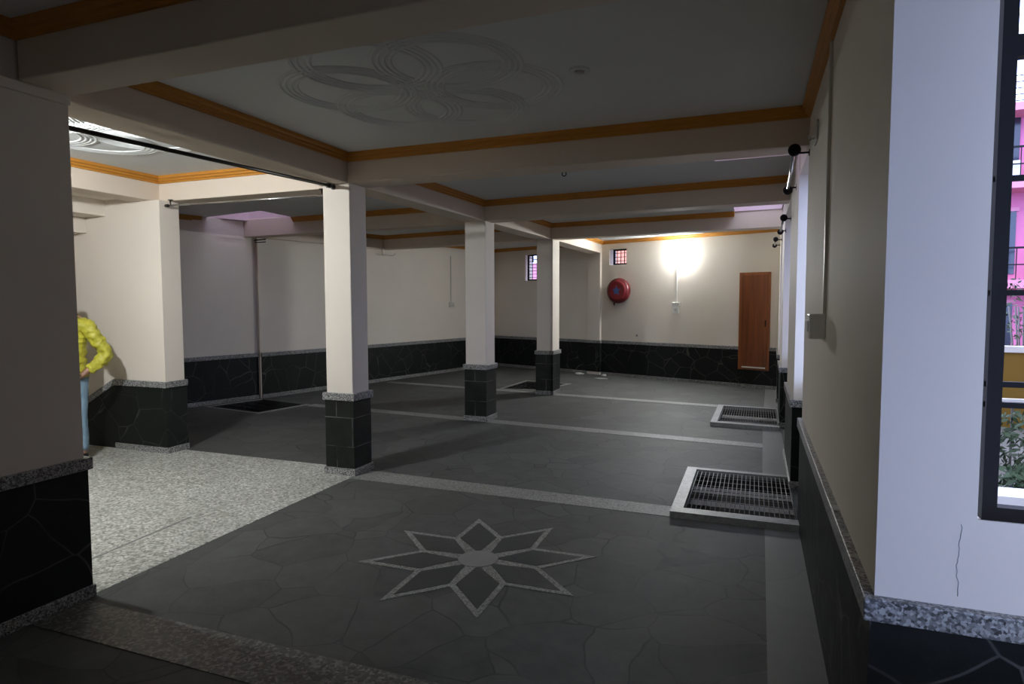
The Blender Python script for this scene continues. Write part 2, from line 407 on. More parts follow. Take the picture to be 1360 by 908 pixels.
# the dado cap slopes down beside the stair
def sloped():
    a, b = (-6.57, .77), (-7.35, .36)
    for (d, up, lo, mt) in ((.030, 0, -.065, 'granite'), (.012, -.05, -2, 'slate_black')):
        mb = MB(); vs = []
        for y in (4.94, 4.93 - d):
            vs.append([mb.bm.verts.new((x, y, z)) for x, z in ((a[0], a[1] + up), (b[0], b[1] + up), (b[0], max(0, b[1] + lo)), (a[0], max(0, a[1] + lo)))])
        mb.bm.faces.new(vs[0]); mb.bm.faces.new(vs[1][::-1])
        for i in range(4): mb.bm.faces.new((vs[0][i], vs[1][i], vs[1][(i + 1) % 4], vs[0][(i + 1) % 4]))
        S(mb.done('baseboard_aisle', mt))
sloped()
# left wall in two stretches with a step between them, back wall
wall('wall_left_rear', [*LW, (-8.1, 8.6), (-9.3, 5.0)])
wall('wall_left_rear', [(-7.72, 8.385), (-7.05, 11.20), (-6.18, 14.93), (-6.5, 15.2), (-8.05, 8.45)])
plinth(LW[::-1], name='baseboard_left_rear', base=True)
plinth(LW2[::-1], name='baseboard_left_rear', base=True)
S(MB().box(-7.755, -7.715, 8.375, 8.40, .02, HB).done('trim_2', 'beam'))

def on_bw(s):                                # point on the back wall: s metres right of the pilaster
    a, b = Vector((-3.15, 13.78)), Vector((.42, 12.45)); return a + (b - a).normalized() * s
BD = (Vector((.42, 12.45)) - Vector((-3.15, 13.78))).normalized(); BANG = math.atan2(BD.y, BD.x)
def wall_with_holes(name, a, b, thick, holes, z1=HC, mat='cream'):
    """vertical wall from a to b (room on the right of a->b), rectangular holes (s0,s1,z0,z1)"""
    a, b = Vector(a), Vector(b); L = (b - a).length; ang = math.atan2((b - a).y, (b - a).x)
    X = sorted({0, L, *[h[0] for h in holes], *[h[1] for h in holes]}); Z = sorted({0, z1, *[h[2] for h in holes], *[h[3] for h in holes]})
    mb = MB(); m = Matrix.Translation((a.x, a.y, 0)) @ Matrix.Rotation(ang, 4, 'Z')
    for i in range(len(X) - 1):
        for j in range(len(Z) - 1):
            cx, cz = (X[i] + X[i + 1]) / 2, (Z[j] + Z[j + 1]) / 2
            if any(h[0] < cx < h[1] and h[2] < cz < h[3] for h in holes): continue
            mb.box(X[i], X[i + 1], 0, thick, Z[j], Z[j + 1], m)
    bmesh.ops.remove_doubles(mb.bm, verts=mb.bm.verts, dist=1e-5)
    dup = [f for f in mb.bm.faces if not f.is_valid]
    # drop interior double faces
    seen = {}; kill = []
    for f in mb.bm.faces:
        k = tuple(sorted(v.index for v in f.verts)); 
    mb.bm.verts.index_update()
    for f in mb.bm.faces:
        k = tuple(sorted(v.index for v in f.verts))
        if k in seen: kill += [f, seen[k]]
        seen[k] = f
    bmesh.ops.delete(mb.bm, geom=list(set(kill)), context='FACES_ONLY')
    return S(mb.done(name, mat)), m
w1, MW1 = wall_with_holes('wall_back', BW[0], BW[1], .28, [(1.02, 1.50, 2.13, 2.75)])
w2, MW2 = wall_with_holes('wall_back', BW[1], BW[2], .28, [(.20, .63, 2.41, 2.745)])
S(MB().box(-.34, .0, -.06, .1, 0, HC, MW2).done('trim_3', 'cream', bevel=.006))
plinth([BW[2], (BW[1][0] + .01, BW[1][1] + .0)], name='baseboard_back')
plinth([(BW[1][0], BW[1][1]), BW[0]], name='baseboard_back')
S(MB().box(-.35, .012, -.075, .1, .065, .72, MW2).done('baseboard_back', 'slate_black'))
S(MB().box(-.365, .03, -.092, .1, .705, .77, MW2).done('baseboard_back', 'granite', bevel=.004))

# windows in the back wall: steel frame + grille
def grille(name, m, s0, s1, z0, z1, nv, nh, y=.15):
    f = MB(); w = .032
    f.box(s0, s0 + w, y, y + .04, z0, z1, m).box(s1 - w, s1, y, y + .04, z0, z1, m).box(s0 + w, s1 - w, y, y + .04, z0, z0 + w, m).box(s0 + w, s1 - w, y, y + .04, z1 - w, z1, m)
    fr = f.done(name, 'black_metal'); S(fr)
    g = MB()
    for k in range(1, nv + 1):
        x = s0 + (s1 - s0) * k / (nv + 1); g.box(x - .006, x + .006, y + .012, y + .026, z0, z1, m)
    for k in range(1, nh + 1):
        z = z0 + (z1 - z0) * k / (nh + 1); g.box(s0, s1, y + .012, y + .026, z - .006, z + .006, m)
    g.done('window_bars', 'black_metal', fr); return fr
g1 = grille('window_1', MW1, 1.075, 1.50, 2.13, 2.75, 2, 7, .035)
g2 = grille('window_2', MW2, .265, .63, 2.41, 2.745, 3, 3, .05)

# wooden door set above the dado
m = MW2
d1 = S(MB().box(3.09, 3.66, -.035, .02, .34, 2.15, m).box(3.12, 3.63, -.045, -.03, .37, 2.12, m).done('door_1', 'doorframe'))
S(MB().box(3.14, 3.62, -.052, -.03, .40, 2.10, m).done('door_leaf', 'door', d1, bevel=.004))
MB().box(3.17, 3.60, -.062, -.03, .375, .40, m).done('door_sill', 'plastic', d1)
MB().box(3.585, 3.60, -.072, -.045, 1.15, 1.27, m).done('door_handle', 'black_metal', d1)

# right-hand wall: three piers standing between tall openings
def pier(y0, y1, x1, name, far=None):
    xf = PX if far is None else far
    return wall(name, [(PX, y0), (x1, y0), (x1, y1), (xf, y1)])
RT = .62
wall('wall_right', [(PX, 2.0), (.57, 2.0), (.57, 4.93), (PX, 4.93)])
wall('wall_right', [(PX - .005, 5.87), (RT, 5.87), (RT, 7.12), (PX, 7.12)])
wall('wall_right', [(PX + .005, 8.72), (RT, 8.72), (RT + .03, 9.75), (.355, 9.75)])
wall('wall_right', [(.375, 10.85), (RT + .05, 10.85), (RT + .08, 12.6), (.42, 12.6)])
for a, b in (((PX, 4.93), (PX, 5.87)), ((PX, 7.12), (PX, 8.72)), ((.355, 9.75), (.375, 10.85))):
    S(MB().prism([a, (RT + .06, a[1]), (RT + .06, b[1]), b], 2.66, HC).done('lintel_trim', 'cream'))
    S(MB().prism([(.50, a[1]), (RT, a[1]), (RT, b[1]), (.50, b[1])], -.3, .95).done('unseen_parapet', 'slate_black'))  # low parapet out of sight, added to limit daylight through the openings
plinth([(PX + .25, 4.93), (PX, 4.93), (PX, 2.0), (1.75, 2.0)][::-1][::-1], name='baseboard_right', d=.012) if False else None
plinth([(1.89, 2.0), (PX, 2.0), (PX, 4.93), (.5, 4.93)], name='baseboard_right', base=False)
plinth([(.5, 5.87), (PX - .005, 5.87), (PX, 7.12), (.5, 7.12)], name='baseboard_right')
plinth([(.5, 8.72), (PX + .005, 8.72), (.355, 9.75), (.5, 9.75)], name='baseboard_right')
plinth([(.5, 10.85), (.375, 10.85), (.42, 12.45)], name='baseboard_right')

# front wall to the right of the camera with the steel window, side and rear walls of the entry
WX0, WX1, WZ0, WZ1 = .570, 1.56, 1.010, 2.62
S(MB().box(WX0, WX1, 2.0, 2.16, 0, .90).box(WX0, WX1, 2.0, 2.16, WZ1, HC).box(WX1, 1.9, 2.0, 2.16, 0, HC).done('wall_front', 'cream'))
S(MB().box(1.9, 2.1, 1.0, 2.16, 0, HC).done('wall_entry_right', 'cream'))
S(MB().box(PX, .51, -1.6, .90, 0, HC).box(.445, .54, .90, 1.25, 0, HC).done('wall_entry_right', 'cream'))
sl = MB(); q = [[sl.bm.verts.new((x, y, z)) for y, z in ((2.0, .90), (2.0, 1.017), (2.16, .91), (2.16, .90))] for x in (WX0, WX1)]
sl.bm.faces.new(q[0]); sl.bm.faces.new(q[1][::-1])
for k in range(4): sl.bm.faces.new((q[0][k], q[1][k], q[1][(k + 1) % 4], q[0][(k + 1) % 4]))
S(sl.done('window_ledge', 'cream'))
wr, _ = wall_with_holes('wall_entry_window', (.51, 1.20), (2.1, 1.20), .20, [(.03, 1.37, .75, 2.90)])
S(MB().box(-3.72, 1.9, -1.7, -1.5, 0, HC).done('wall_entry_rear', 'cream'))

# ------------------------------------------------------------------ columns
def column(name, label, cx, cy, wx, wy, rz):
    t = thing(name, label, 'column', (cx, cy, 0), rz, 'cream columns along the hall')
    hx, hy = wx / 2, wy / 2
    MB().box(-hx, hx, -hy, hy, .74, HB + .01).done('shaft', 'cream', t, bevel=.008)
    MB().box(-hx - .012, hx + .012, -hy - .012, hy + .012, .05, .71).done('slate_plinth', 'slate_tile', t)
    MB().box(-hx - .030, hx + .030, -hy - .030, hy + .030, .70, .768).done('granite_cap', 'granite', t, bevel=.005)
    MB().box(-hx - .026, hx + .026, -hy - .026, hy + .026, -.01, .068).done('granite_base', 'granite', t, bevel=.005)
    return t
column('column', 'nearest cream square column on a black slate base, brightly lit on its left face', -3.58, 5.015, .29, .26, 0)
column('column', 'middle cream column on black slate base, second from the front', -3.50, 7.945, .30, .31, -.01)
column('column', 'farthest cream column, brightly lit on its right face, beside the black floor grate', -3.385, 10.645, .29, .39, -.01)

# ------------------------------------------------------------------ floor grates
def grate(label, pts, h, kerbs, n_across, bands, group, mat_k='marble', gm='grate', under=()):
    """pts: near-left, near-right, far-right, far-left"""
    c = sum((Vector(p) for p in pts), Vector((0, 0))) / 4
    t = thing('floor_grate', label, 'floor grate', (c.x, c.y, 0), 0, group)
    L = [Vector(p) - c for p in pts]
    def P(u, v): return (L[0] * (1 - u) + L[1] * u) * (1 - v) + (L[3] * (1 - u) + L[2] * u) * v
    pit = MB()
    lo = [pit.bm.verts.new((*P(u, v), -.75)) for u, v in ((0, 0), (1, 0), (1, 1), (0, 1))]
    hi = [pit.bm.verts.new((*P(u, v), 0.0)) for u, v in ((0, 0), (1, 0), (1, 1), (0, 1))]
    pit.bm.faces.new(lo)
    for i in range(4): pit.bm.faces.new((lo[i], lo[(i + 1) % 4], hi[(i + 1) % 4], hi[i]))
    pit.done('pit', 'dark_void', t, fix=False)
    k = MB()
    for (u0, u1, v0, v1) in kerbs:
        k.prism([tuple(P(u, v)) for u, v in ((u0, v0), (u1, v0), (u1, v1), (u0, v1))], -.02, h)
    if kerbs: k.done('stone_kerb', mat_k, t)
    if under:
        q = MB()
        for v0, v1 in under:
            q.prism([tuple(P(u, v)) for u, v in ((0, v0), (1, v0), (1, v1), (0, v1))], -.16, -.05)
        q.done('support_beams', 'pit_beam', t)
    g = MB(); zz = h - .012
    for i in range(n_across + 1):
        u = .02 + .96 * i / n_across
        g.tube([(*P(u, .02), zz), (*P(u, .98), zz)], .0036, 5)
    for v, r in bands:
        g.tube([(*P(.01, v), zz - .008), (*P(.99, v), zz - .008)], r, 5)
    g.done('steel_grating', gm, t); return t
B1 = [(.02 + .96 * i / 8, .0035) for i in range(9)]
grate('near floor grate with pale marble kerb beside the right wall', PIT1, .05, [(-.11, 0, -.10, 1.06), (0, 1.0, -.10, 0), (0, 1, 1.0, 1.06)], 22, B1, None, under=[(.36, .50), (.66, .82)])
grate('second floor grate with pale kerb farther along the right wall', PIT2, .05, [(-.11, 0, -.08, 1.06), (0, 1.0, -.08, 0), (0, 1, 1.0, 1.06)], 22, B1, None, under=[(.36, .50), (.66, .82)])
grate('black sunken floor grate in the left corner under the skylight', PIT3, .006, [(-.07, 0, -.07, 1.0), (0, 1.0, -.07, 0), (1, 1.07, -.07, 1.05)], 10, [(.25, .008), (.5, .008), (.75, .008)], None, 'granite_floor', 'black_metal')
grate('black floor grate behind the farthest column', PIT4, .006, [(-.07, 0, -.07, 1.07), (0, 1.0, -.07, 0), (1, 1.07, -.07, 1.07), (0, 1, 1, 1.07)], 8, [(.2, .01), (.4, .01), (.6, .01), (.8, .01)], None, 'granite_floor', 'black_metal')

# ------------------------------------------------------------------ ceiling medallions
def medallion(label, cx, cy, R, r, rot, n=6):
    t = thing('ceiling_medallion', label, 'ceiling rose', (cx, cy, HC), rot)
    for k in range(n):
        a = 2 * PI * k / n; g = MB()
        for j in range(4):
            g.ring((R * math.cos(a), R * math.sin(a), .003), r - j * .034, .0125, 80, 8)
        g.done('plaster_ring', 'whitewash', t)
    return t
medallion('white plaster ceiling rose of looping ridged petals over the floor flower', -1.98, 3.60, .46, .42, .3)
medallion('brightly lit plaster ceiling rose over the terrazzo aisle', -4.84, 3.42, .46, .42, .1)
# fan hook boxes
t = thing('fan_hook_box', 'small round fan hook plate on the front bay ceiling', 'hook plate', (-.97, 3.64, HC))
MB().lathe([(.060, 0), (.060, -.006), (.05, -.010)], 24).done('cover_plate', 'whitewash', t)
MB().lathe([(.030, -.008), (.026, -.022), (.012, -.026)], 20).done('hook_cup', 'grey_plastic', t)
t = thing('ceiling_hook', 'tiny dark fan hook on the second bay ceiling', 'hook', (-1.84, 6.32, HC))
MB().ring((0, 0, 0), .022, .005, 20, 6).done('hook_ring', 'black_metal', t).matrix_local = Matrix.Translation((0, 0, -.03)) @ Matrix.Rotation(PI / 2, 4, 'X')
MB().lathe([(.018, 0), (.018, -.008), (.006, -.010)], 12).done('hook_plate', 'black_metal', t)

# ------------------------------------------------------------------ curtain rods
def rod(name, label, a, b, r, mat, brk, ball=.0, fin='black_metal'):
    a, b = Vector(a), Vector(b); d = (b - a).normalized()
    t = thing('curtain_rod', label, 'curtain rod', a)
    o = Vector((0, 0, 0)); e = b - a
    MB().tube([o, e], r, 12).done('rod', mat, t)
    for p, s in ((o, -1), (e, 1)):
        if ball: MB().ball(p + d * s * ball * .6, ball).done('finial', fin, t)
        else: MB().tube([p - d * s * .01, p + d * s * .03], r * 1.6, 12).done('finial', fin, t)
    for fr, vec in brk:
        p = e * fr; q = p + Vector(vec); n = Vector(vec).normalized()
        k = MB().tube([p, q], .007, 8).done('bracket', fin, t); MB().tube([q - n * .006, q], .025, 14).done('bracket_plate', fin, k)
    return t
rod('r', 'long dark curtain rod crossing the aisle opening below the beam', (-3.60, 2.46, 2.58), (-3.60, 4.80, 2.655), .014, 'bronze', [(.99, (0, .10, 0)), (.002, (0, -.12, 0))], 0, 'bronze')
rod('r', 'thin chrome curtain rod crossing behind the lit aisle', (-5.78, 5.00, 2.625), (-3.80, 5.02, 2.615), .010, 'chrome', [(.02, (0, .0, .06)), (.98, (0, 0, .06))], 0, 'bronze')
rod('r', 'nearest chrome curtain rod with black ball ends on the right wall', (.235, 4.80, 2.63), (.268, 6.42, 2.63), .012, 'chrome', [(.05, (.10, 0, 0)), (.93, (.07, 0, 0))], .042)
rod('r', 'second chrome curtain rod with black ball ends, smaller and farther along the right wall', (.262, 7.05, 2.45), (.278, 8.38, 2.45), .012, 'chrome', [(.05, (.075, 0, 0)), (.93, (.06, 0, 0))], .036)
rod('r', 'farthest curtain rod on the right wall, near the wooden door', (.27, 9.95, 2.50), (.285, 11.0, 2.50), .012, 'chrome', [(.05, (.09, 0, 0)), (.93, (.08, 0, 0))], .036)

# ------------------------------------------------------------------ electrical fittings
def conduit_run(name, label, loc, rz, z_top, z_box, w=.10, h=.11, big=False, mat='plastic', strip=.022):
    t = thing(name, label, 'switch box', loc, rz)
    MB().box(-strip / 2, strip / 2, -.016, 0, z_box, z_top).done('cable_trunking', mat, t, bevel=.002)
    MB().box(-w / 2, w / 2, -.05, 0, z_box - h / 2, z_box + h / 2).done('box_body', mat, t, bevel=.006)
    for k in range(3):
        x = (k - 1) * w * .27
        MB().box(x - w * .09, x + w * .09, -.056, -.045, z_box - h * .2, z_box + h * .2).done('switch', mat, t, bevel=.002)
    return t
# on the near right pier (face looks to -x)
t = thing('switch_box', 'grey switch box with long cable trunking on the near right pier', 'switch box', (PX, 3.52, 0))
MB().box(-.015, 0, -.014, .014, 1.54, HC - .07).done('cable_trunking', 'grey_plastic', t, bevel=.003)
MB().box(-.077, 0, -.03, .13, 1.415, 1.54).done('box_body', 'plastic', t, bevel=.006)
for k in range(3): MB().box(-.083, -.07, -.005 + k * .043, .025 + k * .043, 1.45, 1.505).done('switch', 'plastic', t, bevel=.002)
t = thing('wall_bracket', 'small grey bracket with a screw high on the near right pier', 'bracket', (PX, 4.30, 2.62), -PI / 2)
MB().box(-.09, .09, -.012, 0, -.06, .06).done('bracket_plate', 'grey_plastic', t, bevel=.004)
MB().tube([(0, -.01, -.03), (0, -.04, -.035), (0, -.045, -.01)], .006, 8).done('hook', 'chrome', t)
# left rear wall: conduit with box, hooked pipe
la = math.atan2(14.93 - 11.2, -6.18 + 7.05)
p = Vector((-7.05, 11.20)) + Vector((math.cos(la), math.sin(la))) * 2.10
conduit_run('switch_box', 'white switch box with thin conduit on the left rear wall', (p.x, p.y, 0), la, 2.68, 1.56, .15, .10, mat='grey_plastic', strip=.03)
MBj = None
t = thing('wall_bracket', 'small dark hooked bracket below the beam on the left rear wall', 'bracket', (-6.99, 11.02, 2.58))
MB().tube([(0, 0, .1), (0, 0, 0), (.1, .25, -.02), (.12, .30, .03)], .010, 8).done('bent_rod', 'grey_plastic', t)
MB().box(-.03, .03, -.02, .02, .09, .11).done('bracket_plate', 'grey_plastic', t)
t = thing('wall_bracket', 'short black bracket by the wall step under the skylight', 'bracket', (-7.70, 8.30, 2.60))
MB().tube([(0, 0, .03), (.05, -.04, .03), (.30, -.08, .03)], .011, 8).done('bent_rod', 'black_metal', t)
MB().tube([(.05, -.04, -.01), (.30, -.08, -.01)], .008, 8).done('lower_rod', 'black_metal', t)
# lit bulkhead lamp on back wall with trunking and switchboard
def lamp(label, loc, rz, lens='led'):
    t = thing('wall_lamp', label, 'lamp', loc, rz)
    MB().lathe([(.050, 0), (.058, .006), (.058, .030), (.050, .036)], 28, Matrix.Rotation(PI / 2, 4, 'X')).done('lamp_base', 'plastic', t)
    MB().ball((0, -.044, 0), (.078, .016, .078), 28).done('lamp_lens', lens, t)
    return t
pb = on_bw(1.885)
lamp('bright lit white wall lamp glowing on the back wall', (pb.x, pb.y, 2.55), BANG)
pb = on_bw(1.80)
t = thing('switchboard', 'white switchboard with trunking below the lit lamp', 'switchboard', (pb.x, pb.y, 0), BANG)
MB().box(-.012, .012, -.016, 0, 1.58, 2.47).done('cable_trunking', 'plastic', t)
MB().box(-.085, .085, -.05, 0, 1.53, 1.60).done('upper_box', 'plastic', t, bevel=.006)
MB().box(-.07, .07, -.045, 0, 1.38, 1.52).done('lower_box', 'plastic', t, bevel=.006)
for k in (-1, 0, 1): MB().box(k * .045 - .014, k * .045 + .014, -.056, -.04, 1.55, 1.585).done('switch', 'grey_plastic', t)
MB().box(-.03, .03, -.052, -.04, 1.42, 1.48).done('socket', 'grey_plastic', t)
pb = on_bw(.90)
t = thing('wall_outlet', 'tiny dark outlet on the back wall just above the dado', 'outlet', (pb.x, pb.y, .90), BANG)
MB().box(-.028, .028, -.012, 0, -.028, .028).done('outlet_plate', 'grey_plastic', t, bevel=.003)
MB().lathe([(.014, 0), (.014, .014), (.01, .016)], 14, Matrix.Rotation(PI / 2, 4, 'X')).done('outlet_socket', 'black_metal', t)
# the lamp that lights the aisle, on the aisle front wall
t = thing('flood_lamp', 'lit white flood lamp on the aisle front wall, hidden behind the near left pier', 'lamp', (-4.55, 2.33, 2.74))
MF = Matrix.Translation((0, .07, 0)) @ Matrix.Rotation(math.radians(12), 4, 'Z') @ Matrix.Rotation(math.radians(-35), 4, 'X')
MB().box(-.125, .125, -.03, .022, -.09, .09, MF).done('lamp_housing', 'grey_plastic', t, bevel=.004)
MB().box(-.06, .06, .0225, .026, -.045, .045, MF).done('lamp_lens', 'led_aisle', t)
MB().box(-.02, .02, 0, .06, -.012, .012).done('bracket', 'black_metal', t)

# ------------------------------------------------------------------ fire hose reel
pb = on_bw(.50)
t = thing('hose_reel', 'round red fire hose reel with a blue star on the back wall', 'hose reel', (pb.x, pb.y, 1.85), BANG)
RX = Matrix.Rotation(PI / 2, 4, 'X')
MB().lathe([(.20, 0), (.235, .02), (.262, .05), (.272, .10), (.262, .15), (.235, .175), (.21, .18)], 48, RX).done('hose_drum', 'dark_red', t)
MB().lathe([(.225, .172), (.222, .185), (.17, .195), (.16, .19), (.05, .195)], 48, RX).done('front_disc', 'red', t)
st = []
for k in range(10):
    a = PI / 2 + k * PI / 5; r = .105 if k % 2 == 0 else .052; st.append((r * math.cos(a), r * math.sin(a)))
mb = MB(); mb.prism(st, .0, .008)
for v in mb.bm.verts: v.co = Matrix.Translation((0, -.192, 0)) @ RX @ v.co
mb.done('star_emblem', 'blue', t)
mb = MB(); mb.tube([(-.10, -.1, -.25), (-.105, -.11, -.285), (-.09, -.12, -.30)], .014, 10).done('hose_nozzle', 'black_metal', t)

# ------------------------------------------------------------------ scraps on the floor at the pilaster
def scrap(label, x, y, sx, sy, sz, sd):
    rnd = random.Random(sd); mb = MB(); mb.ball((0, 0, 0), 1, 12)
    for v in mb.bm.verts:
        k = 1 + rnd.uniform(-.3, .3); v.co = Vector((v.co.x * sx * k, v.co.y * sy * k, max(0, v.co.z * sz * k + sz * .5)))
    o = mb.done('cloth_scrap', 'rag'); o.location = (x, y, .001); T(o, label, 'scrap')
scrap('crumpled white scrap on the floor left of the pilaster', -3.60, 13.62, .09, .06, .03, 1)
scrap('crumpled white scrap on the floor right of the pilaster', -3.02, 13.50, .06, .05, .03, 2)
scrap('flat pale scrap lying in front of the pilaster', -2.98, 13.05, .13, .06, .008, 3)
# small white card left on the dado cap of the near pier
o = MB().box(-.012, .012, -.03, .03, 0, .006).done('paper_slip', 'rag'); o.location = (PX - .012, 2.80, .7705)
T(o, 'little white slip lying on the granite ledge of the near right pier', 'paper')

# ------------------------------------------------------------------ stair in the aisle
t = thing('staircase', 'pale staircase climbing behind the aisle, its stepped underside showing', 'staircase', (-6.62, 4.93, 0))
fl = MB(); prof_lo = []; prof_hi = []
for k in range(7):
    x1, x0 = -.30 * k, -.30 * (k + 1); zb = 2.55 - .17 * k
    fl.box(x0, x1, -1.15, -.002, zb, zb + .19)
fl.done('step_flight', 'cream', t)
MB().box(-.02, .39, -1.15, -.002, 2.72, 2.80).done('landing_slab', 'cream', t)

# ------------------------------------------------------------------ person standing half hidden behind the left pier
def skinned(name, verts, edges, mat, parent, sub=2, root=0):
    me = bpy.data.meshes.new(name); me.from_pydata([v[:3] for v in verts], edges, [])
    o = bpy.data.objects.new(name, me); COL.objects.link(o); o.parent = parent
    s = o.modifiers.new('skin', 'SKIN'); s.use_smooth_shade = True
    lay = me.skin_vertices[0].data if me.skin_vertices else None
    if lay is None:
        bm = bmesh.new(); bm.from_mesh(me); bm.verts.layers.skin.verify(); bm.to_mesh(me); bm.free(); lay = me.skin_vertices[0].data
    for i, v in enumerate(verts):
        r = v[3] if isinstance(v[3], tuple) else (v[3], v[3])
        lay[i].radius = r; lay[i].use_root = (i == root)
    ss = o.modifiers.new('sub', 'SUBSURF'); ss.levels = sub; ss.render_levels = sub
    me.materials.append(M[mat]); return o
def chain(verts, edges, start, pts):
    prev = start
    for p in pts:
        verts.append(p); edges.append((prev, len(verts) - 1)); prev = len(verts) - 1
    return prev
# local frame: person faces -y, x to the viewer's right when seen from the front
PT = thing('person', 'person in a yellow padded jacket and pale blue jeans, half hidden behind the left pier', 'person', (-6.47, 4.36, 0), .38)
V, Ed = [(0, 0, .95, (.13, .10))], []
w = chain(V, Ed, 0, [(0, 0, 1.10, (.12, .09)), (0, .01, 1.28, (.14, .10)), (0, .01, 1.40, (.13, .09))])
n = chain(V, Ed, w, [(0, 0, 1.50, .052), (0, -.01, 1.56, .056)])
chain(V, Ed, n, [(-.05, -.015, 1.63, (.076, .094)), (-.06, -.01, 1.70, (.078, .092)), (-.065, 0, 1.745, (.045, .055))])
def arm(sgn, el, wr, hd):
    a = chain(V, Ed, w, [(sgn * .17, .01, 1.39, .062), el, wr])
    pm = chain(V, Ed, a, [hd])
    d = (Vector(hd[:3]) - Vector(wr[:3])).normalized()
    side = Vector((0, 1, 0)).cross(d).normalized() if abs(d.y) < .9 else Vector((1, 0, 0))
    nrm = d.cross(side)
    tips = []
    for k, L in enumerate((.065, .078, .072, .056)):
        b = Vector(hd[:3]) + nrm * (k - 1.5) * .020 + d * .03
        pts = [(*b, .0095), (*(b + d * L * .5 - side * sgn * .010), .0088), (*(b + d * L * .85 - side * sgn * .030), .0078)]
        tips.append(chain(V, Ed, pm, pts))
    b = Vector(wr[:3]) + d * .035 - nrm * .035
    chain(V, Ed, pm, [(*b, .011), (*(b + d * .03 - nrm * .015), .0105), (*(b + d * .058 - nrm * .012 - side * sgn * .012), .009)])
arm(1, (.315, .07, 1.09, .044), (.205, -.06, .905, .030), (.155, -.10, .86, .034))
arm(-1, (-.26, .03, 1.12, .044), (-.28, -.03, .88, .030), (-.285, -.045, .80, .034))
for s in (1, -1):
    k = chain(V, Ed, 0, [(s * .095, 0, .88, .085), (s * .105, -.01, .50, .052), (s * .11, .01, .10, .038)])
    chain(V, Ed, k, [(s * .115, -.06, .045, (.034, .03)), (s * .125, -.15, .03, (.036, .022))])
skinned('body', V, Ed, 'skin', PT)
# face
for x in (-.027, -.089): MB().ball((x, -.094, 1.675), (.013, .008, .008), 10).done('eye', 'hair', PT)
MB().ball((-.056, -.108, 1.645), (.014, .02, .026), 12).done('nose', 'skin', PT)
for x in (.026, -.14): MB().ball((x, 0, 1.655), (.012, .022, .032), 12).done('ear', 'skin', PT)
MB().ball((-.053, -.098, 1.602), (.026, .010, .008), 12).done('mouth', 'dark_red', PT)
hm = MB(); hm.ball((-.06, .012, 1.705), (.092, .108, .078), 24)
for v in list(hm.bm.verts):
    if v.co.y < -.05 and v.co.z < 1.735: v.co.y = -.05
hm.done('hair', 'hair', PT)
# jacket
def quilt(a, b, n, amp=.010):
    """points between two skeleton points with radii that swell and pinch like padded channels"""
    out = []
    for k in range(1, n + 1):
        q = k / n; r = [a[3][c] * (1 - q) + b[3][c] * q + (amp if k % 2 else -amp) for c in (0, 1)]
        out.append((*[a[c] * (1 - q) + b[c] * q for c in range(3)], tuple(r)))
    return out
V, Ed = [(0, 0, .90, (.180, .130))], []
tor = [(0, 0, .90, (.180, .130)), (0, 0, 1.06, (.175, .130)), (0, .01, 1.24, (.19, .14)), (0, .01, 1.37, (.175, .12))]
w = 0
for a, b in zip(tor, tor[1:]): w = chain(V, Ed, w, quilt(a, b, 4, .007))
chain(V, Ed, w, [(0, .005, 1.455, (.085, .08)), (0, .0, 1.50, (.075, .075))])
def sleeve(s, pts):
    pts = [(s * .19, .01, 1.385, (.078, .078))] + [(*p[:3], (p[3], p[3])) for p in pts]
    k = chain(V, Ed, w, pts[:1])
    for a, b in zip(pts, pts[1:]): k = chain(V, Ed, k, quilt(a, b, 4, .007))
sleeve(1, [(.27, .04, 1.24, .070), (.350, .07, 1.09, .066), (.290, .015, 1.00, .062), (.225, -.045, .925, .048)])
sleeve(-1, [(-.24, .02, 1.25, .070), (-.275, .03, 1.12, .064), (-.29, -.005, 1.0, .058), (-.29, -.03, .90, .046)])
jk = skinned('jacket', V, Ed, 'yellow', PT, 3)
tex = bpy.data.textures.new('fabric_folds', 'CLOUDS'); tex.noise_scale = .055; tex.noise_depth = 2
dm = jk.modifiers.new('folds', 'DISPLACE'); dm.texture = tex; dm.strength = .042; dm.mid_level = .5; dm.texture_coords = 'LOCAL'
hem = MB(); hem.lathe([(.172, .855), (.186, .86), (.187, .90), (.175, .905)], 32, Matrix.Diagonal((1, .76, 1, 1))); hem.done('jacket_hem', 'yellow', jk)
zp = MB(); zp.tube([(0, -.135, .88), (0, -.142, 1.06), (0, -.150, 1.24), (0, -.125, 1.40)], .006, 6); zp.done('zip', 'shoe', jk)
# jeans
V, Ed = [(0, 0, .93, (.150, .112))], []
for s in (1, -1): chain(V, Ed, 0, [(s * .098, 0, .83, .096), (s * .105, -.008, .66, .080), (s * .108, -.012, .48, .064), (s * .11, .0, .28, .058), (s * .112, .005, .09, .056)])
jn = skinned('jeans', V, Ed, 'jeans', PT, 2)
dm = jn.modifiers.new('folds', 'DISPLACE'); dm.texture = tex; dm.strength = .012; dm.mid_level = .5; dm.texture_coords = 'LOCAL'
for s in (1, -1):
    sh = MB(); sh.ball((s * .118, -.075, .042), (.05, .135, .05), 18)
    for v in sh.bm.verts: v.co.z = max(v.co.z, .0)
    sh.done('shoe', 'shoe', PT)

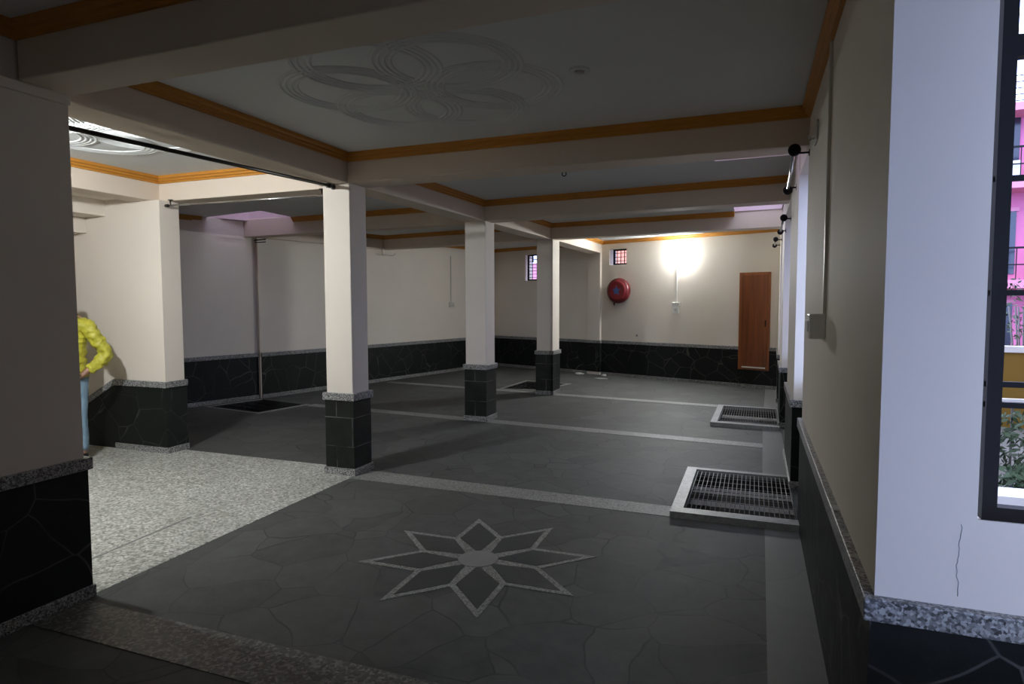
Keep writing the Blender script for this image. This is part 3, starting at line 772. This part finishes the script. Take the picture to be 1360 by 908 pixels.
# ------------------------------------------------------------------ steel window right of the camera
WY = 2.20
win = MB()
fx = .637
win.box(fx, fx + .037, WY, WY + .045, .96, 2.64).box(1.53, 1.585, WY, WY + .045, .96, 2.64)
for z0, z1 in ((.96, 1.0), (2.60, 2.64), (2.285, 2.345)): win.box(fx + .037, 1.53, WY + .002, WY + .043, z0, z1)
wf = S(win.done('window_3', 'black_metal'))
b = MB()
for z in (1.300, 1.360, 1.625, 1.950): b.box(fx, 1.58, WY + .012, WY + .028, z - .008, z + .008)
b.box(1.09, 1.125, WY + .005, WY + .04, 1.0, 2.64)
b.done('window_bars', 'black_metal', wf)
S(MB().box(.50, 1.7, 2.16, 2.30, .86, .952).done('window_sill', 'cream'))
S(MB().box(.71, 1.9, 2.55, 2.68, -.3, .945).done('wall_parapet_outside', 'white_wall'))
# hairline crack in the plaster under the window, smudges
cr = MB(); rnd = random.Random(3); x = .535; pts = []
for k in range(22):
    z = .80 + k * .0095; x += rnd.uniform(-.0035, .0035); pts.append((x, 1.9995, z))
cr.tube(pts, .0009, 5).done('wall_crack', 'stain'); S(bpy.data.objects['wall_crack'])

# ------------------------------------------------------------------ outside
S(MB().box(-40, 60, -40, 70, -.6, -.35).done('ground', 'earth')) if False else None
S(plate('ground_outside', [(-40, -40), (60, -40), (60, 70), (-40, 70)], [[(-9.3, -1.6), (.7, -1.6), (.7, 15), (-9.3, 15.2)]], -.32, 'earth'))
# pink house across the lane
HY = 21.0
ph = thing('house', 'bright pink house with balconies seen through the steel window', 'house', (8.2, HY, 0), -.10)
MB().box(-6.5, 5, 0, 6, -.3, 6.7).done('house_walls', 'pink', ph)
MB().box(-6.7, 5.2, -.9, 6, 6.55, 6.75).done('roof_slab', 'pink_pale', ph)
for k, z in enumerate((1.95, 4.55)):
    MB().box(-6.6, 5.1, -.95, .1, z, z + .22).done('balcony_slab', 'pink_pale', ph)
    r_ = MB()
    for i in range(60): r_.box(-6.5 + i * .19, -6.48 + i * .19, -.92, -.90, z + .22, z + 1.05)
    r_.box(-6.5, 5, -.93, -.89, z + 1.03, z + 1.08).box(-6.5, 5, -.93, -.89, z + .6, z + .63); r_.done('balcony_railing', 'black_metal', ph)
for z0 in (-.2, 2.3, 4.85):
    for x in (-4.9, -2.35, -.1, 2.4):
        o = MB().box(x, x + .75, -.03, .02, z0 + .05, z0 + 1.75).done('window', 'pink_dark', ph)
        MB().box(x - .06, x + .81, -.06, 0, z0 + 1.75, z0 + 1.85).done('window_head', 'pink_pale', o)
    for x in (-3.4, -1.3, 1.2): MB().box(x, x + .5, -.04, .02, z0, z0 + 1.9).done('wall_panel', 'redbrick' if z0 < 0 else 'pink_pale', ph)
r_ = MB()
for i in range(5): r_.box(-6.5, 5, -.8, -.77, 6.8 + i * .16, 6.82 + i * .16)
for i in range(14): r_.box(-6.5 + i * .85, -6.47 + i * .85, -.8, -.77, 6.7, 7.5)
r_.done('roof_railing', 'black_metal', ph)
o = MB().box(-.30, .30, -.25, .25, 0, .5).done('air_conditioner', 'white_wall'); o.location = (6.10, 20.62, 4.775)
T(o, 'white air conditioner unit on the upper balcony of the pink house', 'air conditioner')
# mustard boundary wall
t = thing('boundary_wall', 'mustard yellow boundary wall in front of the pink house', 'wall', (4.2, 11.6, -.32), -.1)
MB().box(-2.2, 3.0, 0, .2, 0, 1.15).done('wall_body', 'tan', t); MB().box(-2.25, 3.05, -.03, .23, 1.15, 1.24).done('wall_coping', 'white_wall', t)
# red kerb wall and white rail, nearer
t = thing('kerb_wall', 'low red brick kerb wall outside the steel window', 'wall', (2.2, 5.4, -.32), -.05)
MB().box(-1.2, 2.4, 0, .22, 0, .42).done('brick_course', 'redbrick', t); MB().box(-1.2, 2.4, -.02, .24, .42, .47).done('brick_coping', 'redbrick', t)
t = thing('railing', 'grey steel railing standing between red kerb and mustard wall', 'railing', (2.9, 8.2, -.32))
r_ = MB()
for i in range(16): r_.box(-1.5 + i * .2, -1.48 + i * .2, 0, .02, 0, .85)
r_.done('balusters', 'grate', t); MB().box(-1.5, 1.55, -.02, .04, .83, .88).done('top_rail', 'white_wall', t); MB().box(-1.5, 1.55, 0, .02, .12, .15).done('bottom_rail', 'grate', t)
def shrub(label, x, y, r, h, sd):
    rnd = random.Random(sd); t = thing('shrub', label, 'shrub', (x, y, -.32))
    st = MB()
    for k in range(5):
        a = rnd.uniform(0, 6.28); st.tube([(0, 0, 0), (r * .4 * math.cos(a), r * .4 * math.sin(a), h * .45), (r * .6 * math.cos(a), r * .6 * math.sin(a), h * .8)], .012, 5)
    st.done('stems', 'earth', t)
    lf = MB()
    for k in range(420):
        a = rnd.uniform(0, 6.28); q = rnd.random() ** .5 * r; z = h * (.25 + .75 * rnd.random()); s = rnd.uniform(.03, .06)
        c = Vector((q * math.cos(a), q * math.sin(a), z)); u = Vector((rnd.uniform(-1, 1), rnd.uniform(-1, 1), rnd.uniform(-.5, 1))).normalized(); v = u.orthogonal().normalized()
        lf.bm.faces.new([lf.bm.verts.new(c + p) for p in (-u * s, v * s * .4, u * s, -v * s * .4)])
    lf.done('leaves', 'leaf', t, fix=False)
shrub('low green shrub just outside the steel window', 1.98, 5.9, .16, .62, 1)
shrub('green shrub beside the steel railing outside', 2.62, 7.6, .35, .8, 2)
shrub('leafy green shrub on the balcony side of the mustard wall', 4.1, 12.4, .5, 2.3, 3)
# unseen wall right of the view, added to block sky light into the hall
S(MB().prism([(2.75, 5.2), (3.05, 5.2), (6.6, 15.0), (6.3, 15.0)], -.35, 8.0).done('sky_blocker_wall', 'blocker_wall'))
# houses behind the small rear windows
t = thing('house', 'orange brick house behind the small square rear window', 'house', (-3.9, 19.2, -.32), -.35)
MB().box(-.7, 3.4, 0, 4, 0, 6.5).done('house_walls', 'orange_wall', t); MB().box(-.8, 3.5, -.15, 4.1, 6.5, 6.7).done('roof_slab', 'white_wall', t)
t = thing('house', 'pale house with railed terraces behind the narrow rear window', 'house', (-9.3, 24.5, -.32), -.35)
MB().box(-3, 3, 0, 4, 0, 3.5).done('house_walls', 'pink_pale', t)
r_ = MB()
for i in range(4): r_.box(-3, 3, -.2, -.16, 3.6 + i * .22, 3.64 + i * .22)
for i in range(20): r_.box(-3 + i * .3, -2.97 + i * .3, -.2, -.17, 3.5, 4.4)
r_.done('terrace_railing', 'black_metal', t)

# ------------------------------------------------------------------ world, camera, view
wd = bpy.data.worlds.new('sky'); SC.world = wd; wd.use_nodes = True
nt = wd.node_tree; bg = nt.nodes['Background']
tc = N(nt, 'ShaderNodeTexCoord'); sp = N(nt, 'ShaderNodeSeparateXYZ'); nt.links.new(tc.outputs['Generated'], sp.inputs[0])
nt.links.new(ramp(nt, sp.outputs[2], [(.0, (.36, .52, 1.0)), (.25, (.37, .48, .82)), (.7, (.36, .40, .50))]), bg.inputs[0])
bg.inputs[1].default_value = 9.3

cam_d = bpy.data.cameras.new('camera'); cam = bpy.data.objects.new('camera', cam_d); COL.objects.link(cam)
cam_d.sensor_width = 36; cam_d.lens = 36 * 841.227 / 1360; cam_d.clip_start = .02; cam_d.clip_end = 300
r = Vector((0.93421464, 0.35670427, -0.00225057)); u = Vector((-0.01999125, 0.05865466, 0.99807814)); f = Vector((-0.35615075, 0.93237422, -0.061927))
cam.matrix_world = Matrix(((r.x, u.x, -f.x, 0), (r.y, u.y, -f.y, 0), (r.z, u.z, -f.z, 1.6), (0, 0, 0, 1)))
SC.camera = cam
SC.view_settings.view_transform = 'Standard'; SC.view_settings.look = 'None'; SC.view_settings.gamma = 1
SC.view_settings.use_curve_mapping = False; SC.view_settings.exposure = 0
SC.cycles.max_bounces = 10; SC.cycles.diffuse_bounces = 6; SC.cycles.caustics_reflective = False; SC.cycles.caustics_refractive = False
